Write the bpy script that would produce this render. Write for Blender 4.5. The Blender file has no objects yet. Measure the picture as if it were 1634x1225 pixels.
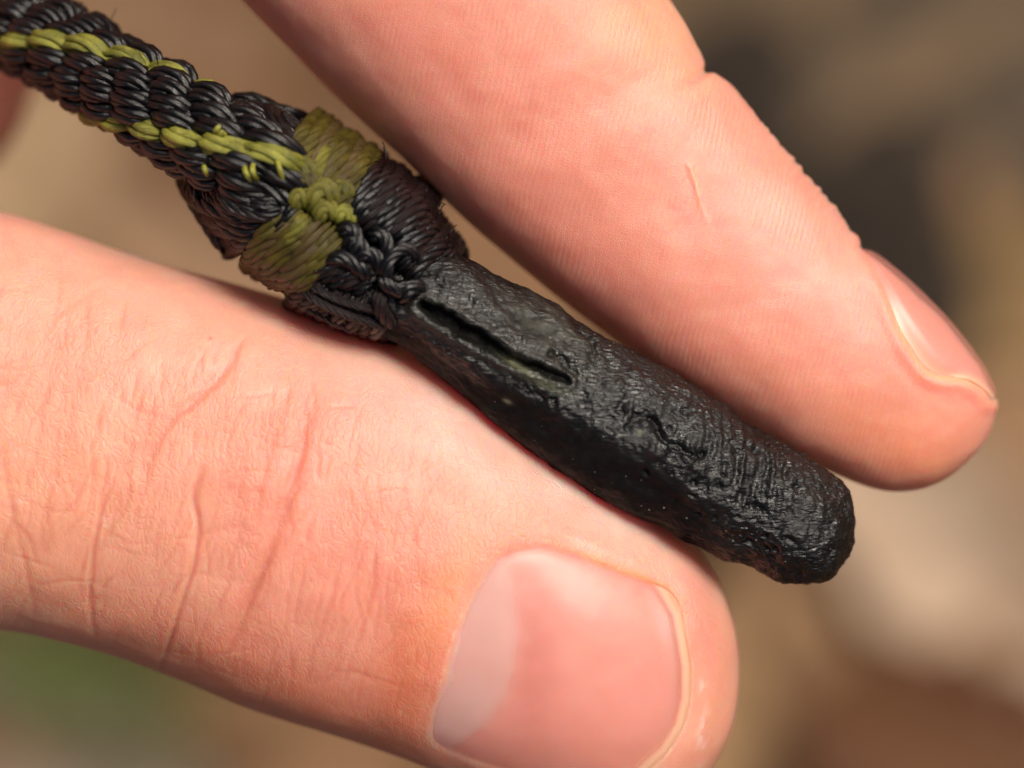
import bpy, math, random
import numpy as np
from mathutils import Vector, noise
from mathutils.bvhtree import BVHTree

random.seed(7)
rng = np.random.default_rng(7)
scene = bpy.context.scene
R = math.radians
# one Blender unit is 3.7 mm of the real place (the hand is seen in close-up)
scene.unit_settings.scale_length = 0.0037

# ------------------------------------------------------------------ camera
CAM_Z = 50.0
cam_d = bpy.data.cameras.new('camera')
cam = bpy.data.objects.new('camera', cam_d)
scene.collection.objects.link(cam)
cam.location = (0, 0, CAM_Z)
cam.rotation_euler = (0, 0, 0)
cam_d.sensor_width = 36
cam_d.lens = 36 * CAM_Z / 16.34
cam_d.clip_start = 1
cam_d.clip_end = 6000
cam_d.dof.use_dof = True
cam_d.dof.focus_distance = CAM_Z - 1.7
cam_d.dof.aperture_fstop = 0.048
scene.camera = cam

# ------------------------------------------------------------------ light
world = bpy.data.worlds.new('World')
scene.world = world
world.use_nodes = True
wn = world.node_tree
sky = wn.nodes.new('ShaderNodeTexSky')
sky.sky_type = 'NISHITA'
sky.sun_disc = False
sun_az, sun_el = R(40), R(57)
sky.sun_elevation = sun_el
sky.sun_rotation = sun_az
sky.air_density = 0.7
sky.dust_density = 9.0
sky.ozone_density = 0.0
bg = wn.nodes['Background']
bg.inputs['Strength'].default_value = 0.06
wn.links.new(sky.outputs[0], bg.inputs['Color'])
sd = bpy.data.lights.new('sun', 'SUN')
sd.energy = 2.7
sd.angle = R(21)
sd.color = (1.0, 0.93, 0.83)
sun = bpy.data.objects.new('sun', sd)
scene.collection.objects.link(sun)
sdir = Vector((math.sin(sun_az) * math.cos(sun_el), math.cos(sun_az) * math.cos(sun_el), math.sin(sun_el)))
sun.rotation_euler = sdir.to_track_quat('Z', 'Y').to_euler()
sun.location = (30, 40, 60)
scene.view_settings.view_transform = 'Standard'
scene.view_settings.look = 'None'
scene.view_settings.gamma = 1
scene.view_settings.exposure = 0.2
scene.cycles.max_bounces = 8
scene.cycles.sample_clamp_indirect = 6
scene.cycles.use_denoising = True

# ------------------------------------------------------------------ helpers
W0, H0 = 817.0, 612.5


def P(x, y, z=0.0):
    """a photograph point at height z -> place"""
    s = (CAM_Z - z) / CAM_Z / 100.0
    return Vector(((x - W0) * s, (H0 - y) * s, z))


def to_px(v):
    s = CAM_Z / (CAM_Z - v[..., 2]) * 100.0
    return np.stack([v[..., 0] * s + W0, H0 - v[..., 1] * s], -1)


def tag(o, label=None, cat=None, group=None, kind=None):
    if label: o['label'] = label
    if cat: o['category'] = cat
    if group: o['group'] = group
    if kind: o['kind'] = kind
    return o


def link(name, me, mat=None, parent=None):
    o = bpy.data.objects.new(name, me)
    scene.collection.objects.link(o)
    if mat: me.materials.append(mat)
    if parent: o.parent = parent
    return o


def mesh(name, verts, faces, smooth=True):
    me = bpy.data.meshes.new(name)
    me.from_pydata([tuple(v) for v in verts], [], faces)
    if smooth:
        me.polygons.foreach_set('use_smooth', [True] * len(me.polygons))
    me.update()
    return me


def empty(name, loc):
    o = bpy.data.objects.new(name, None)
    o.location = loc
    o.empty_display_size = 0.3
    scene.collection.objects.link(o)
    return o


def keep(o, parent):
    """parent without moving (geometry is already in place coordinates)"""
    o.parent = parent
    o.matrix_parent_inverse.identity()
    o.location = -Vector(parent.location)
    return o


def spline(pts, n=400, closed=False):
    """Catmull-Rom through pts, resampled evenly by arc length"""
    p = np.array(pts, float)
    if closed:
        q = np.vstack([p[-1], p, p[0], p[1]])
    else:
        q = np.vstack([2 * p[0] - p[1], p, 2 * p[-1] - p[-2]])
    out = []
    t = np.linspace(0, 1, 24, endpoint=False)[:, None]
    for i in range(1, len(q) - 2):
        a, b, c, d = q[i - 1], q[i], q[i + 1], q[i + 2]
        out.append(0.5 * ((2 * b) + (c - a) * t + (2 * a - 5 * b + 4 * c - d) * t ** 2 + (3 * b - a - 3 * c + d) * t ** 3))
    out.append(q[-2][None])
    o = np.vstack(out)
    s = np.r_[0, np.cumsum(np.linalg.norm(np.diff(o, axis=0), axis=1))]
    u = np.linspace(0, s[-1], n, endpoint=not closed)
    return np.stack([np.interp(u, s, o[:, k]) for k in range(p.shape[1])], -1)


def sstep(a, b, x):
    t = np.clip((x - a) / (b - a), 0, 1)
    return t * t * (3 - 2 * t)


def seg_dist(q, poly):
    """distance of points q[...,2] to polyline, and position along it 0..1"""
    best = np.full(q.shape[:-1], 1e9)
    par = np.zeros(q.shape[:-1])
    L = np.r_[0, np.cumsum(np.linalg.norm(np.diff(poly, axis=0), axis=1))]
    for i in range(len(poly) - 1):
        a, b = poly[i], poly[i + 1]
        ab = b - a
        l2 = (ab ** 2).sum() + 1e-9
        t = np.clip(((q - a) @ ab) / l2, 0, 1)
        d = np.linalg.norm(q - (a + t[..., None] * ab), axis=-1)
        m = d < best
        best = np.where(m, d, best)
        par = np.where(m, (L[i] + t * (L[i + 1] - L[i])) / L[-1], par)
    return best, par


def inside(q, poly):
    x, y = q[..., 0], q[..., 1]
    r = np.zeros(x.shape, bool)
    n = len(poly)
    for i in range(n):
        (x1, y1), (x2, y2) = poly[i], poly[(i + 1) % n]
        c = ((y1 > y) != (y2 > y)) & (x < (x2 - x1) * (y - y1) / (y2 - y1 + 1e-12) + x1)
        r ^= c
    return r


def loft(Lp, Rp, nt, na, kz, zc, ne=2.0, kbot=None, tpow=1.0, tail=None):
    """a closed tapering form between two silhouette lines that meet at the tip.
    angle 0 = right line, pi/2 = towards +z, pi = left line.  returns grid[nt, na, 3]"""
    t = 1 - (1 - np.linspace(0, 1, nt)) ** tpow
    Ls, Rs = spline(Lp, 1200), spline(Rp, 1200)
    u = np.linspace(0, 1, 1200)
    l = np.stack([np.interp(t, u, Ls[:, k]) for k in (0, 1)], -1)
    r = np.stack([np.interp(t, u, Rs[:, k]) for k in (0, 1)], -1)
    # spacing of angles: denser on the side that faces up
    a = np.linspace(0, 1, na, endpoint=False)
    a = np.where(a < .68, a / .68 * math.pi, math.pi + (a - .68) / .32 * math.pi)
    c, s = np.cos(a), np.sin(a)
    cx = np.sign(c) * np.abs(c) ** (2 / ne)
    sz = np.sign(s) * np.abs(s) ** (2 / ne)
    zc_ = zc(t) if callable(zc) else np.full(nt, zc)
    kz_ = kz(t) if callable(kz) else np.full(nt, kz)
    kb_ = kz_ if kbot is None else np.full(nt, kbot)
    sc = (CAM_Z - zc_) / CAM_Z / 100.0
    lx = np.stack([(l[:, 0] - W0) * sc, (H0 - l[:, 1]) * sc], -1)
    rx = np.stack([(r[:, 0] - W0) * sc, (H0 - r[:, 1]) * sc], -1)
    mid, half = (lx + rx) / 2, (rx - lx) / 2
    w = np.linalg.norm(half, axis=1)
    g = np.zeros((nt, na, 3))
    g[..., :2] = mid[:, None] + half[:, None] * cx[None, :, None]
    g[..., 2] = zc_[:, None] + np.where(sz[None] >= 0, kz_[:, None], kb_[:, None]) * w[:, None] * sz[None]
    return g, t, a


def grid_faces(nt, na, off=0):
    i = np.arange(nt - 1)[:, None]
    j = np.arange(na)[None]
    j2 = (j + 1) % na
    f = np.stack(np.broadcast_arrays(off + i * na + j, off + i * na + j2, off + (i + 1) * na + j2, off + (i + 1) * na + j), -1)
    return f.reshape(-1, 4)


def grid_normals(g):
    da = np.roll(g, -1, 1) - np.roll(g, 1, 1)
    dt = np.gradient(g, axis=0)
    n = np.cross(da, dt)
    ln = np.linalg.norm(n, axis=-1, keepdims=True)
    n = n / np.maximum(ln, 1e-9)
    n[-1] = n[-2].mean(0)
    c = g.mean(1, keepdims=True)
    if (n * (g - c)).sum() < 0:
        n = -n
    return n


def vnoise(v, scale, octs=3, seed=0.0):
    f = v.reshape(-1, 3) * scale + seed
    return np.array([noise.fractal(Vector(q), 1.0, 2.0, octs) for q in f.tolist()]).reshape(v.shape[:-1])


def set_color(me, name, arr):
    at = me.color_attributes.new(name, 'FLOAT_COLOR', 'POINT')
    a = np.ones((len(me.vertices), 4), np.float32)
    a[:, :arr.shape[1]] = arr
    at.data.foreach_set('color', a.ravel())


def set_float(me, name, arr):
    at = me.attributes.new(name, 'FLOAT', 'POINT')
    at.data.foreach_set('value', np.asarray(arr, np.float32).ravel())


def set_vec(me, name, arr):
    at = me.attributes.new(name, 'FLOAT_VECTOR', 'POINT')
    at.data.foreach_set('vector', np.asarray(arr, np.float32).ravel())


class NT:
    """short-hand for building node materials"""
    def __init__(self, name):
        self.m = bpy.data.materials.new(name)
        self.m.use_nodes = True
        self.t = self.m.node_tree
        self.b = self.t.nodes['Principled BSDF']

    def n(self, typ, **kw):
        nd = self.t.nodes.new(typ)
        for k, v in kw.items():
            if k.startswith('i_'):
                key = k[2:]
                key = int(key) if key.isdigit() else key.replace('_', ' ')
                nd.inputs[key].default_value = v
            else:
                setattr(nd, k, v)
        return nd

    def l(self, a, b):
        self.t.links.new(a, b)

    def math(self, op, a, b=None, clamp=False):
        nd = self.n('ShaderNodeMath', operation=op, use_clamp=clamp)
        for i, v in enumerate((a, b)):
            if v is None: continue
            if isinstance(v, (int, float)): nd.inputs[i].default_value = v
            else: self.l(v, nd.inputs[i])
        return nd.outputs[0]

    def ramp(self, fac, stops):
        nd = self.n('ShaderNodeValToRGB')
        el = nd.color_ramp.elements
        while len(el) < len(stops): el.new(0.5)
        for e, (p, c) in zip(el, stops):
            e.position = p
            e.color = (c, c, c, 1) if isinstance(c, (int, float)) else (*c, 1)
        self.l(fac, nd.inputs[0])
        return nd.outputs[0]

    def mix(self, fac, a, b, mode='MIX'):
        nd = self.n('ShaderNodeMix', data_type='RGBA', blend_type=mode)
        for i, v in ((0, fac), (6, a), (7, b)):
            if isinstance(v, (int, float)): nd.inputs[i].default_value = v
            elif isinstance(v, tuple): nd.inputs[i].default_value = (*v, 1)
            else: self.l(v, nd.inputs[i])
        return nd.outputs[2]

    def noise(self, vec, scale, detail=4, rough=.55, dist=0.0):
        nd = self.n('ShaderNodeTexNoise')
        nd.inputs['Scale'].default_value = scale
        nd.inputs['Detail'].default_value = detail
        nd.inputs['Roughness'].default_value = rough
        nd.inputs['Distortion'].default_value = dist
        if vec is not None: self.l(vec, nd.inputs['Vector'])
        return nd.outputs['Fac']

    def mapping(self, vec, rot=(0, 0, 0), scale=(1, 1, 1)):
        nd = self.n('ShaderNodeMapping')
        nd.inputs['Rotation'].default_value = rot
        nd.inputs['Scale'].default_value = scale
        self.l(vec, nd.inputs['Vector'])
        return nd.outputs[0]

    def attr(self, name, out='Vector'):
        nd = self.n('ShaderNodeAttribute', attribute_name=name)
        return nd.outputs[out]

    def bump(self, h, strength, dist, prev=None):
        nd = self.n('ShaderNodeBump')
        nd.inputs['Strength'].default_value = strength
        nd.inputs['Distance'].default_value = dist
        self.l(h, nd.inputs['Height'])
        if prev: self.l(prev, nd.inputs['Normal'])
        return nd.outputs[0]

    def obj(self):
        return self.n('ShaderNodeTexCoord').outputs['Object']


# ------------------------------------------------------------------ materials
def mat_skin():
    k = NT('skin')
    co = k.obj()
    col = k.attr('tint', 'Color')
    ridge = k.attr('ridge', 'Fac')
    mott = k.noise(co, 1.1, 5, .6)
    c1 = k.mix(k.math('MULTIPLY', k.ramp(mott, [(.35, 0.0), (.7, 1.0)]), .42), col, (.78, .36, .25))
    fine = k.noise(co, 7, 3, .6)
    c1 = k.mix(k.math('MULTIPLY', k.ramp(fine, [(.45, 0.0), (.75, 1.0)]), .22), c1, (.93, .66, .50))
    c1 = k.mix(1.0, c1, (.95, .74, .73), 'MULTIPLY')
    k.l(c1, k.b.inputs['Base Color'])
    k.b.inputs['Subsurface Weight'].default_value = 1.0
    k.b.inputs['Subsurface Radius'].default_value = (1.0, .18, .075)
    k.b.inputs['Subsurface Scale'].default_value = .8
    k.b.inputs['Subsurface Anisotropy'].default_value = .6
    k.b.inputs['Roughness'].default_value = .46
    k.b.inputs['Specular IOR Level'].default_value = .75
    # cells and short lines across the thumb
    m1 = k.mapping(co, (0, 0, R(-14)), (1.0, .34, .7))
    v = k.n('ShaderNodeTexVoronoi', feature='DISTANCE_TO_EDGE')
    v.inputs['Scale'].default_value = 9
    wob = k.n('ShaderNodeVectorMath', operation='ADD')
    nz = k.n('ShaderNodeTexNoise', i_Scale=3.0)
    k.l(co, nz.inputs['Vector'])
    sc = k.n('ShaderNodeVectorMath', operation='SCALE')
    k.l(nz.outputs['Color'], sc.inputs[0]); sc.inputs['Scale'].default_value = .35
    k.l(m1, wob.inputs[0]); k.l(sc.outputs[0], wob.inputs[1])
    k.l(wob.outputs[0], v.inputs['Vector'])
    cell = k.ramp(v.outputs['Distance'], [(0, 0.0), (.16, 1.0)])
    v2 = k.n('ShaderNodeTexVoronoi', feature='DISTANCE_TO_EDGE')
    v2.inputs['Scale'].default_value = 24
    k.l(co, v2.inputs['Vector'])
    cell2 = k.ramp(v2.outputs['Distance'], [(0, 0.0), (.2, 1.0)])
    # friction ridges on the finger pad
    wv = k.n('ShaderNodeTexWave', wave_type='BANDS', bands_direction='X')
    wv.inputs['Scale'].default_value = 3.6
    wv.inputs['Distortion'].default_value = 4.5
    wv.inputs['Detail'].default_value = 1.5
    wv.inputs['Detail Scale'].default_value = .5
    m2 = k.mapping(co, (0, 0, R(14)), (1, 1, 1))
    k.l(m2, wv.inputs['Vector'])
    pore = k.noise(co, 34, 2, .5)
    pat = k.n('ShaderNodeMapRange')
    k.l(k.noise(co, .8, 2, .5), pat.inputs[0])
    pat.inputs[1].default_value, pat.inputs[2].default_value = .38, .62
    h_thumb = k.math('ADD', k.math('MULTIPLY', cell, .8), k.math('MULTIPLY', cell2, .35))
    h_thumb = k.math('MULTIPLY', h_thumb, k.math('ADD', k.math('MULTIPLY', pat.outputs[0], .7), .3))
    h_index = k.math('ADD', k.math('MULTIPLY', wv.outputs['Fac'], k.math('ADD', k.math('MULTIPLY', pat.outputs[0], .38), .10)), k.math('MULTIPLY', cell2, .3))
    hm = k.n('ShaderNodeMix', data_type='FLOAT')
    k.l(ridge, hm.inputs[0]); k.l(h_thumb, hm.inputs[2]); k.l(h_index, hm.inputs[3])
    h = k.math('ADD', hm.outputs[0], k.math('MULTIPLY', pore, .5))
    h = k.math('MULTIPLY', h, k.math('SUBTRACT', 1.0, k.attr('plain', 'Fac')))
    k.l(k.bump(h, .4, .024), k.b.inputs['Normal'])
    return k.m


def mat_nail():
    k = NT('nail')
    co = k.obj()
    col = k.attr('tint', 'Color')
    mott = k.noise(co, 1.6, 3, .5)
    c = k.mix(k.math('MULTIPLY', k.ramp(mott, [(.35, 0.0), (.7, 1.0)]), .25), col, (.80, .48, .40))
    c = k.mix(1.0, c, (.93, .73, .71), 'MULTIPLY')
    k.l(c, k.b.inputs['Base Color'])
    k.l(k.attr('cover', 'Fac'), k.b.inputs['Alpha'])
    k.b.inputs['Roughness'].default_value = .36
    k.b.inputs['Specular IOR Level'].default_value = .9
    st = k.mapping(co, (0, 0, R(-4)), (.12, 1, 1))
    k.l(k.bump(k.noise(st, 8, 3, .6), .07, .03), k.b.inputs['Normal'])
    return k.m


def mat_rod():
    k = NT('rod_black')
    co = k.obj()
    rough = k.attr('rough', 'Fac')       # coarse, scraped skin of the rod
    olive = k.attr('olive', 'Fac')       # scuffed grey-olive facet
    n1 = k.noise(co, 5, 6, .65)
    n2 = k.noise(co, 22, 4, .6)
    k.b.inputs['Specular IOR Level'].default_value = .45
    base = k.mix(k.ramp(n1, [(.35, 0.0), (.7, 1.0)]), (.0035, .0033, .0033), (.009, .0085, .008))
    base = k.mix(k.math('MULTIPLY', olive, k.ramp(n2, [(.3, .5), (.7, 1.0)])), base, (.075, .073, .055))
    pale = k.attr('pale', 'Fac')
    base = k.mix(pale, base, (.24, .25, .15))
    # dust grains lodged in the surface
    v = k.n('ShaderNodeTexVoronoi', feature='F1')
    v.inputs['Scale'].default_value = 8.5
    k.l(co, v.inputs['Vector'])
    sel = k.n('ShaderNodeSeparateColor'); k.l(v.outputs['Color'], sel.inputs[0])
    dot = k.math('MULTIPLY', k.math('LESS_THAN', v.outputs['Distance'], .14), k.math('GREATER_THAN', sel.outputs[0], .74))
    base = k.mix(k.math('MULTIPLY', dot, k.ramp(k.noise(co, 1.3, 3, .6), [(.40, 0.0), (.62, .8)])), base, (.26, .25, .22))
    k.l(base, k.b.inputs['Base Color'])
    rg_ = k.math('ADD', k.ramp(k.noise(co, 9, 4, .6), [(.3, .15), (.7, .32)]), k.ramp(k.noise(co, 1.7, 3, .6), [(.42, 0.0), (.62, .22)]))
    smooth_amt = k.math('SUBTRACT', 1.0, rough)
    k.l(k.math('ADD', rg_, k.math('MULTIPLY', smooth_amt, .3)), k.b.inputs['Roughness'])
    k.l(k.math('SUBTRACT', .5, k.math('MULTIPLY', smooth_amt, .38)), k.b.inputs['Specular IOR Level'])
    m1 = k.mapping(co, (0, 0, R(33)), (.5, 1.9, 1.5))
    h1 = k.noise(m1, 10, 4, .55, .6)
    v2 = k.n('ShaderNodeTexVoronoi', feature='SMOOTH_F1')
    v2.inputs['Scale'].default_value = 12
    k.l(m1, v2.inputs['Vector'])
    h = k.math('ADD', k.math('MULTIPLY', h1, 1.0), k.math('MULTIPLY', v2.outputs['Distance'], .4))
    amt = k.math('ADD', k.math('MULTIPLY', rough, .85), .15)
    h = k.math('MULTIPLY', h, amt)
    h = k.math('ADD', h, k.math('MULTIPLY', n2, .10))
    k.l(k.bump(h, .7, .05), k.b.inputs['Normal'])
    return k.m


def mat_yarn(name, c1, c2, spec=.5, rough=.38, bk=.6):
    k = NT(name)
    f = k.attr('fib')
    co = k.obj()
    st = k.mapping(f, (0, 0, 0), (1.0, .55, 1))
    h = k.noise(st, 4.2, 3, .65)
    big = k.noise(co, 2.2, 3, .6)
    c = k.mix(k.ramp(k.math('ADD', k.math('MULTIPLY', h, .5), k.math('MULTIPLY', big, .5)), [(.38, 0.0), (.62, 1.0)]), c1, c2)
    k.l(c, k.b.inputs['Base Color'])
    k.b.inputs['Roughness'].default_value = rough
    k.b.inputs['Specular IOR Level'].default_value = spec
    k.b.inputs['Subsurface Weight'].default_value = 0.0
    k.l(k.bump(h, bk, .04), k.b.inputs['Normal'])
    return k.m


def mat_simple(name, c1, c2, scale=.4, rough=.8, bump=.3, bd=.3, spec=.2):
    k = NT(name)
    co = k.obj()
    n = k.noise(co, scale, 6, .65)
    k.l(k.mix(k.ramp(n, [(.32, 0.0), (.68, 1.0)]), c1, c2), k.b.inputs['Base Color'])
    k.b.inputs['Roughness'].default_value = rough
    k.b.inputs['Specular IOR Level'].default_value = spec
    k.l(k.bump(k.noise(co, scale * 4, 5, .6), bump, bd), k.b.inputs['Normal'])
    return k.m


SKIN = mat_skin()
NAIL = mat_nail()
ROD = mat_rod()
YELLOW = mat_yarn('yarn_lime', (.075, .078, .008), (.37, .36, .055), .5, .35)
CORE = mat_simple('cord_core', (.002, .002, .002), (.006, .0055, .005), 6, .9, .6, .05, .1)
LIME_OLIVE = mat_yarn('yarn_lime_olive', (.065, .06, .008), (.22, .20, .03), .4, .38)
OLIVE = mat_yarn('yarn_olive', (.040, .031, .006), (.120, .096, .015), .42, .3)
BROWN = mat_yarn('yarn_tan', (.055, .036, .010), (.12, .082, .024), .5, .4)
BLACK = mat_yarn('yarn_black', (.002, .002, .0022), (.006, .0057, .0065), .5, .22, .3)
PURPLE = mat_yarn('yarn_dark_plum', (.009, .0055, .006), (.018, .0115, .0115), .3, .28)

# ------------------------------------------------------------------ setting: ground far below the hand
GZ = -100.0
ns = 60
xs = np.sign(np.linspace(-1, 1, ns)) * np.abs(np.linspace(-1, 1, ns)) ** 2.4 * 2500
gx, gy = np.meshgrid(xs, xs)
gv = np.stack([gx, gy, np.full_like(gx, GZ)], -1).reshape(-1, 3)
gf = [(i * ns + j, i * ns + j + 1, (i + 1) * ns + j + 1, (i + 1) * ns + j) for i in range(ns - 1) for j in range(ns - 1)]
SOIL = mat_simple('soil', (.065, .036, .018), (.145, .078, .040), .07, .95, .6, 1.0)
ground = link('ground', mesh('ground', gv, gf), SOIL)
tag(ground, 'brown earth far below the hand, out of focus', kind='structure')


def GP(px, py, h=0.0):
    z = GZ + h
    s = (CAM_Z - z) / CAM_Z / 100.0
    return Vector(((px - W0) * s, (H0 - py) * s, z))


def leaf_mesh(L, Wd, curl, seed):
    r = random.Random(seed)
    nu, nv = 22, 11
    V, F = [], []
    for i in range(nu):
        u = i / (nu - 1)
        w = Wd / 2 * (math.sin(math.pi * u ** .85) ** .8) * (1 + .08 * math.sin(u * 31 + seed)) + .02
        for j in range(nv):
            v = j / (nv - 1) * 2 - 1
            z = curl * (abs(v) ** 1.6) * w * .6 + curl * L * .12 * math.sin(u * 3 + seed) - .25 * math.exp(-(v * 7) ** 2)
            z += .35 * math.sin(u * 26 - abs(v) * 5) * abs(v)
            V.append(((u - .5) * L, v * w + .06 * L * math.sin(u * 2.2 + seed), z))
    for i in range(nu - 1):
        for j in range(nv - 1):
            a = i * nv + j
            F.append((a, a + 1, a + nv + 1, a + nv))
    return mesh('blade', V, F)


def tube_mesh(name, pts, rad, sides=7):
    """tapering tube through 3-D points; rad scalar or list"""
    p = np.array(pts, float)
    n = len(p)
    rad = np.broadcast_to(np.asarray(rad, float), (n,))
    V, F = tube_arrays(p, rad, sides)
    return mesh(name, V, F)


def frames(p):
    t = np.gradient(p, axis=0)
    t /= np.linalg.norm(t, axis=1, keepdims=True) + 1e-12
    n = np.zeros_like(p)
    up = np.array([0, 0, 1.0])
    if abs(t[0] @ up) > .9: up = np.array([1.0, 0, 0])
    n[0] = up - t[0] * (up @ t[0]); n[0] /= np.linalg.norm(n[0])
    for i in range(1, len(p)):
        v = n[i - 1] - t[i] * (n[i - 1] @ t[i])
        n[i] = v / (np.linalg.norm(v) + 1e-12)
    return t, n, np.cross(t, n)


def tube_arrays(p, rad, sides):
    t, n, b = frames(p)
    a = np.linspace(0, 2 * math.pi, sides, endpoint=False)
    ring = n[:, None] * np.cos(a)[None, :, None] + b[:, None] * np.sin(a)[None, :, None]
    V = p[:, None] + ring * rad[:, None, None]
    F = grid_faces(len(p), sides)
    m = len(p) * sides
    V = np.vstack([V.reshape(-1, 3), p[0] - t[0] * rad[0] * .5, p[-1] + t[-1] * rad[-1] * .5])
    F = [tuple(f) for f in F.tolist()]
    for j in range(sides):
        F.append((m, (j + 1) % sides, j))
        o = (len(p) - 1) * sides
        F.append((m + 1, o + j, o + (j + 1) % sides))
    return V, F


def dead_leaf(px, py, h, L, Wd, rot, curl, c1, c2, label, seed, tilt=(0, 0)):
    e = empty('dead_leaf', GP(px, py, h))
    e.rotation_euler = (R(tilt[0]), R(tilt[1]), R(rot))
    tag(e, label, 'leaf', 'dead leaves on the ground')
    m = mat_simple('leaf_%d' % seed, c1, c2, .22, .75, .35, .4, .25)
    bl = link('blade', leaf_mesh(L, Wd, curl, seed), m, e)
    y0 = .06 * L * math.sin(seed)
    pts = [(-L * .5 - 5 + 5.5 * s, y0 + 1.2 * (1 - s) ** 2, .15 + .3 * (1 - s)) for s in np.linspace(0, 1, 8)]
    link('stem', tube_mesh('stem', pts, .22), m, e)
    return e


tan1, tan2 = (.17, .088, .041), (.27, .150, .078)
gray1, gray2 = (.055, .038, .023), (.115, .084, .056)
pale1, pale2 = (.34, .23, .155), (.50, .37, .26)
red1, red2 = (.070, .026, .010), (.13, .055, .022)
brn1, brn2 = (.11, .052, .024), (.20, .105, .052)
LEAVES = [
    (1570, 640, .9, 34, 17, 62, .5, (.19, .105, .052), (.32, .19, .10), 'wide tan dead leaf on the ground below the upper fingertip', 1, (4, 3)),
    (1550, 930, 5.5, 24, 8.5, -40, .5, pale1, pale2, 'palest dead leaf on the ground right of the rod tip', 2, (3, -4)),
    (1515, 1165, 6.4, 15, 10, 4, .4, red1, red2, 'dark reddish brown dead leaf at the bottom right corner', 3, (-3, 4)),
    (1265, 1060, 3.2, 26, 13, 70, .3, (.25, .14, .065), (.42, .26, .13), 'light brown dead leaf just right of the thumb tip', 4, (0, 4)),
    (1540, 250, 1.2, 30, 18, 66, .4, gray1, gray2, 'greyish brown dead leaf at the right, above the golden one', 5, (5, -2)),
    (1290, 60, 1.4, 30, 13, 8, .4, (.09, .058, .03), (.17, .11, .062), 'dull brown dead leaf along the top edge right of the finger', 6, (-4, 0)),
    (1570, 500, 2.0, 22, 7.5, 6, .3, (.15, .09, .036), (.25, .155, .068), 'narrow golden brown dead leaf level with the upper fingernail', 7, (0, -3)),
    (230, 330, 1.0, 34, 22, 24, .3, (.16, .09, .047), (.29, .175, .10), 'broad tan dead leaf below the cord between the two digits', 8, (2, 2)),
    (430, 60, 1.8, 28, 14, -30, .4, brn1, brn2, 'brown dead leaf behind the gap above the cord', 9, (3, 2)),
    (330, 1215, 1.0, 26, 12, 12, .4, tan1, tan2, 'tan dead leaf below the thumb at the bottom edge', 10, (-2, 2)),
    (60, 1210, 1.0, 20, 11, -24, .4, gray1, (.28, .22, .16), 'grey brown dead leaf in the bottom left corner', 11, (2, 2)),
    (70, 235, 2.6, 13, 9, 80, .3, (.24, .15, .08), (.38, .26, .15), 'pale straw dead leaf at the far left edge under the cord', 13, (0, 2)),
    (790, 470, .8, 20, 9, 40, .3, tan1, tan2, 'small tan dead leaf glimpsed between rod and upper finger', 12, (0, 0)),
]
for a in LEAVES:
    dead_leaf(*a)

# rotten bark whose dark colour also holds the shade between leaves, lying right of the upper finger
bk = []
bf = []
for i in range(16):
    for j in range(9):
        u, v = i / 15 * 2 - 1, j / 8 * 2 - 1
        bk.append((u * 8 * (1 - .12 * v * v), v * 4.2 * (1 - .35 * u * u) + .5 * math.sin(u * 5), 1.6 * (1 - v * v) * (1 - u ** 4 * .6) + .3 * math.sin(u * 19 + j)))
for i in range(15):
    for j in range(8):
        q = i * 9 + j
        bf.append((q, q + 9, q + 10, q + 1))
bark = link('bark_piece', mesh('bark_piece', bk, bf), mat_simple('bark', (.018, .013, .010), (.045, .033, .024), .5, .9, .8, .8))
bark.location = GP(1300, 320, 3.0)
bark.rotation_euler = (0, 0, R(-48))
bark.scale = (1.25, 1.3, 1.2)
tag(bark, 'dark piece of rotten bark with painted ground shade right of the upper finger', 'bark')

# grass tuft showing below the thumb
GRASS = mat_simple('grass_blade', (.085, .105, .03), (.18, .21, .07), .5, .6, .1, .1, .3)
tv, tf = [], []
for k in range(150):
    a0 = random.uniform(0, 6.28)
    rr = random.uniform(0, 5.5)
    bx, by = math.cos(a0) * rr * 1.35, math.sin(a0) * rr * .6
    an = random.uniform(0, 6.28)
    le = random.uniform(5, 9)
    base = len(tv)
    for i in range(5):
        s = i / 4
        wv = .32 * (1 - s) + .02
        ox, oy = math.cos(an) * le * .6 * s ** 1.5, math.sin(an) * le * .6 * s ** 1.5
        for sg in (-1, 1):
            tv.append((bx + ox - math.sin(an) * wv * sg, by + oy + math.cos(an) * wv * sg, le * s * (1 - .35 * s)))
    for i in range(4):
        q = base + i * 2
        tf.append((q, q + 1, q + 3, q + 2))
gt = link('grass_tuft', mesh('grass_tuft', tv, tf), GRASS)
gt.location = GP(135, 1065, 0)
gt.scale = (.75, .7, .85)
gt.rotation_euler = (0, 0, R(-18))
tag(gt, 'blurred green grass tuft on the ground below the thumb', 'grass')

# loose litter
fv, ff, fc = [], [], []
for k in range(1500):
    if k < 900:
        x, y = random.uniform(-60, 60), random.uniform(-50, 50)
    else:
        x, y = random.uniform(-240, 240), random.uniform(-240, 240)
    s = random.uniform(.8, 3.2)
    an = random.uniform(0, 6.28)
    ca, sa = math.cos(an), math.sin(an)
    b = len(fv)
    tx, ty = random.uniform(-.3, .3), random.uniform(-.3, .3)
    for (u, v) in ((-1, 0), (-.3, .45), (.6, .35), (1, 0), (.5, -.4), (-.4, -.4)):
        u, v = u * s, v * s
        fv.append((x + u * ca - v * sa, y + u * sa + v * ca, GZ + .45 + u * tx + v * ty + random.uniform(0, .25)))
    ff.append(tuple(range(b, b + 6)))
lit = link('leaf_litter', mesh('leaf_litter', fv, ff, False), mat_simple('litter', (.07, .038, .018), (.23, .13, .066), .11, .85, .2, .2))
tag(lit, 'scattered crumbs of dry leaves over the brown earth', 'leaf litter', kind='stuff')

# ------------------------------------------------------------------ the hand
THUMB_Z = -0.25
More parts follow.
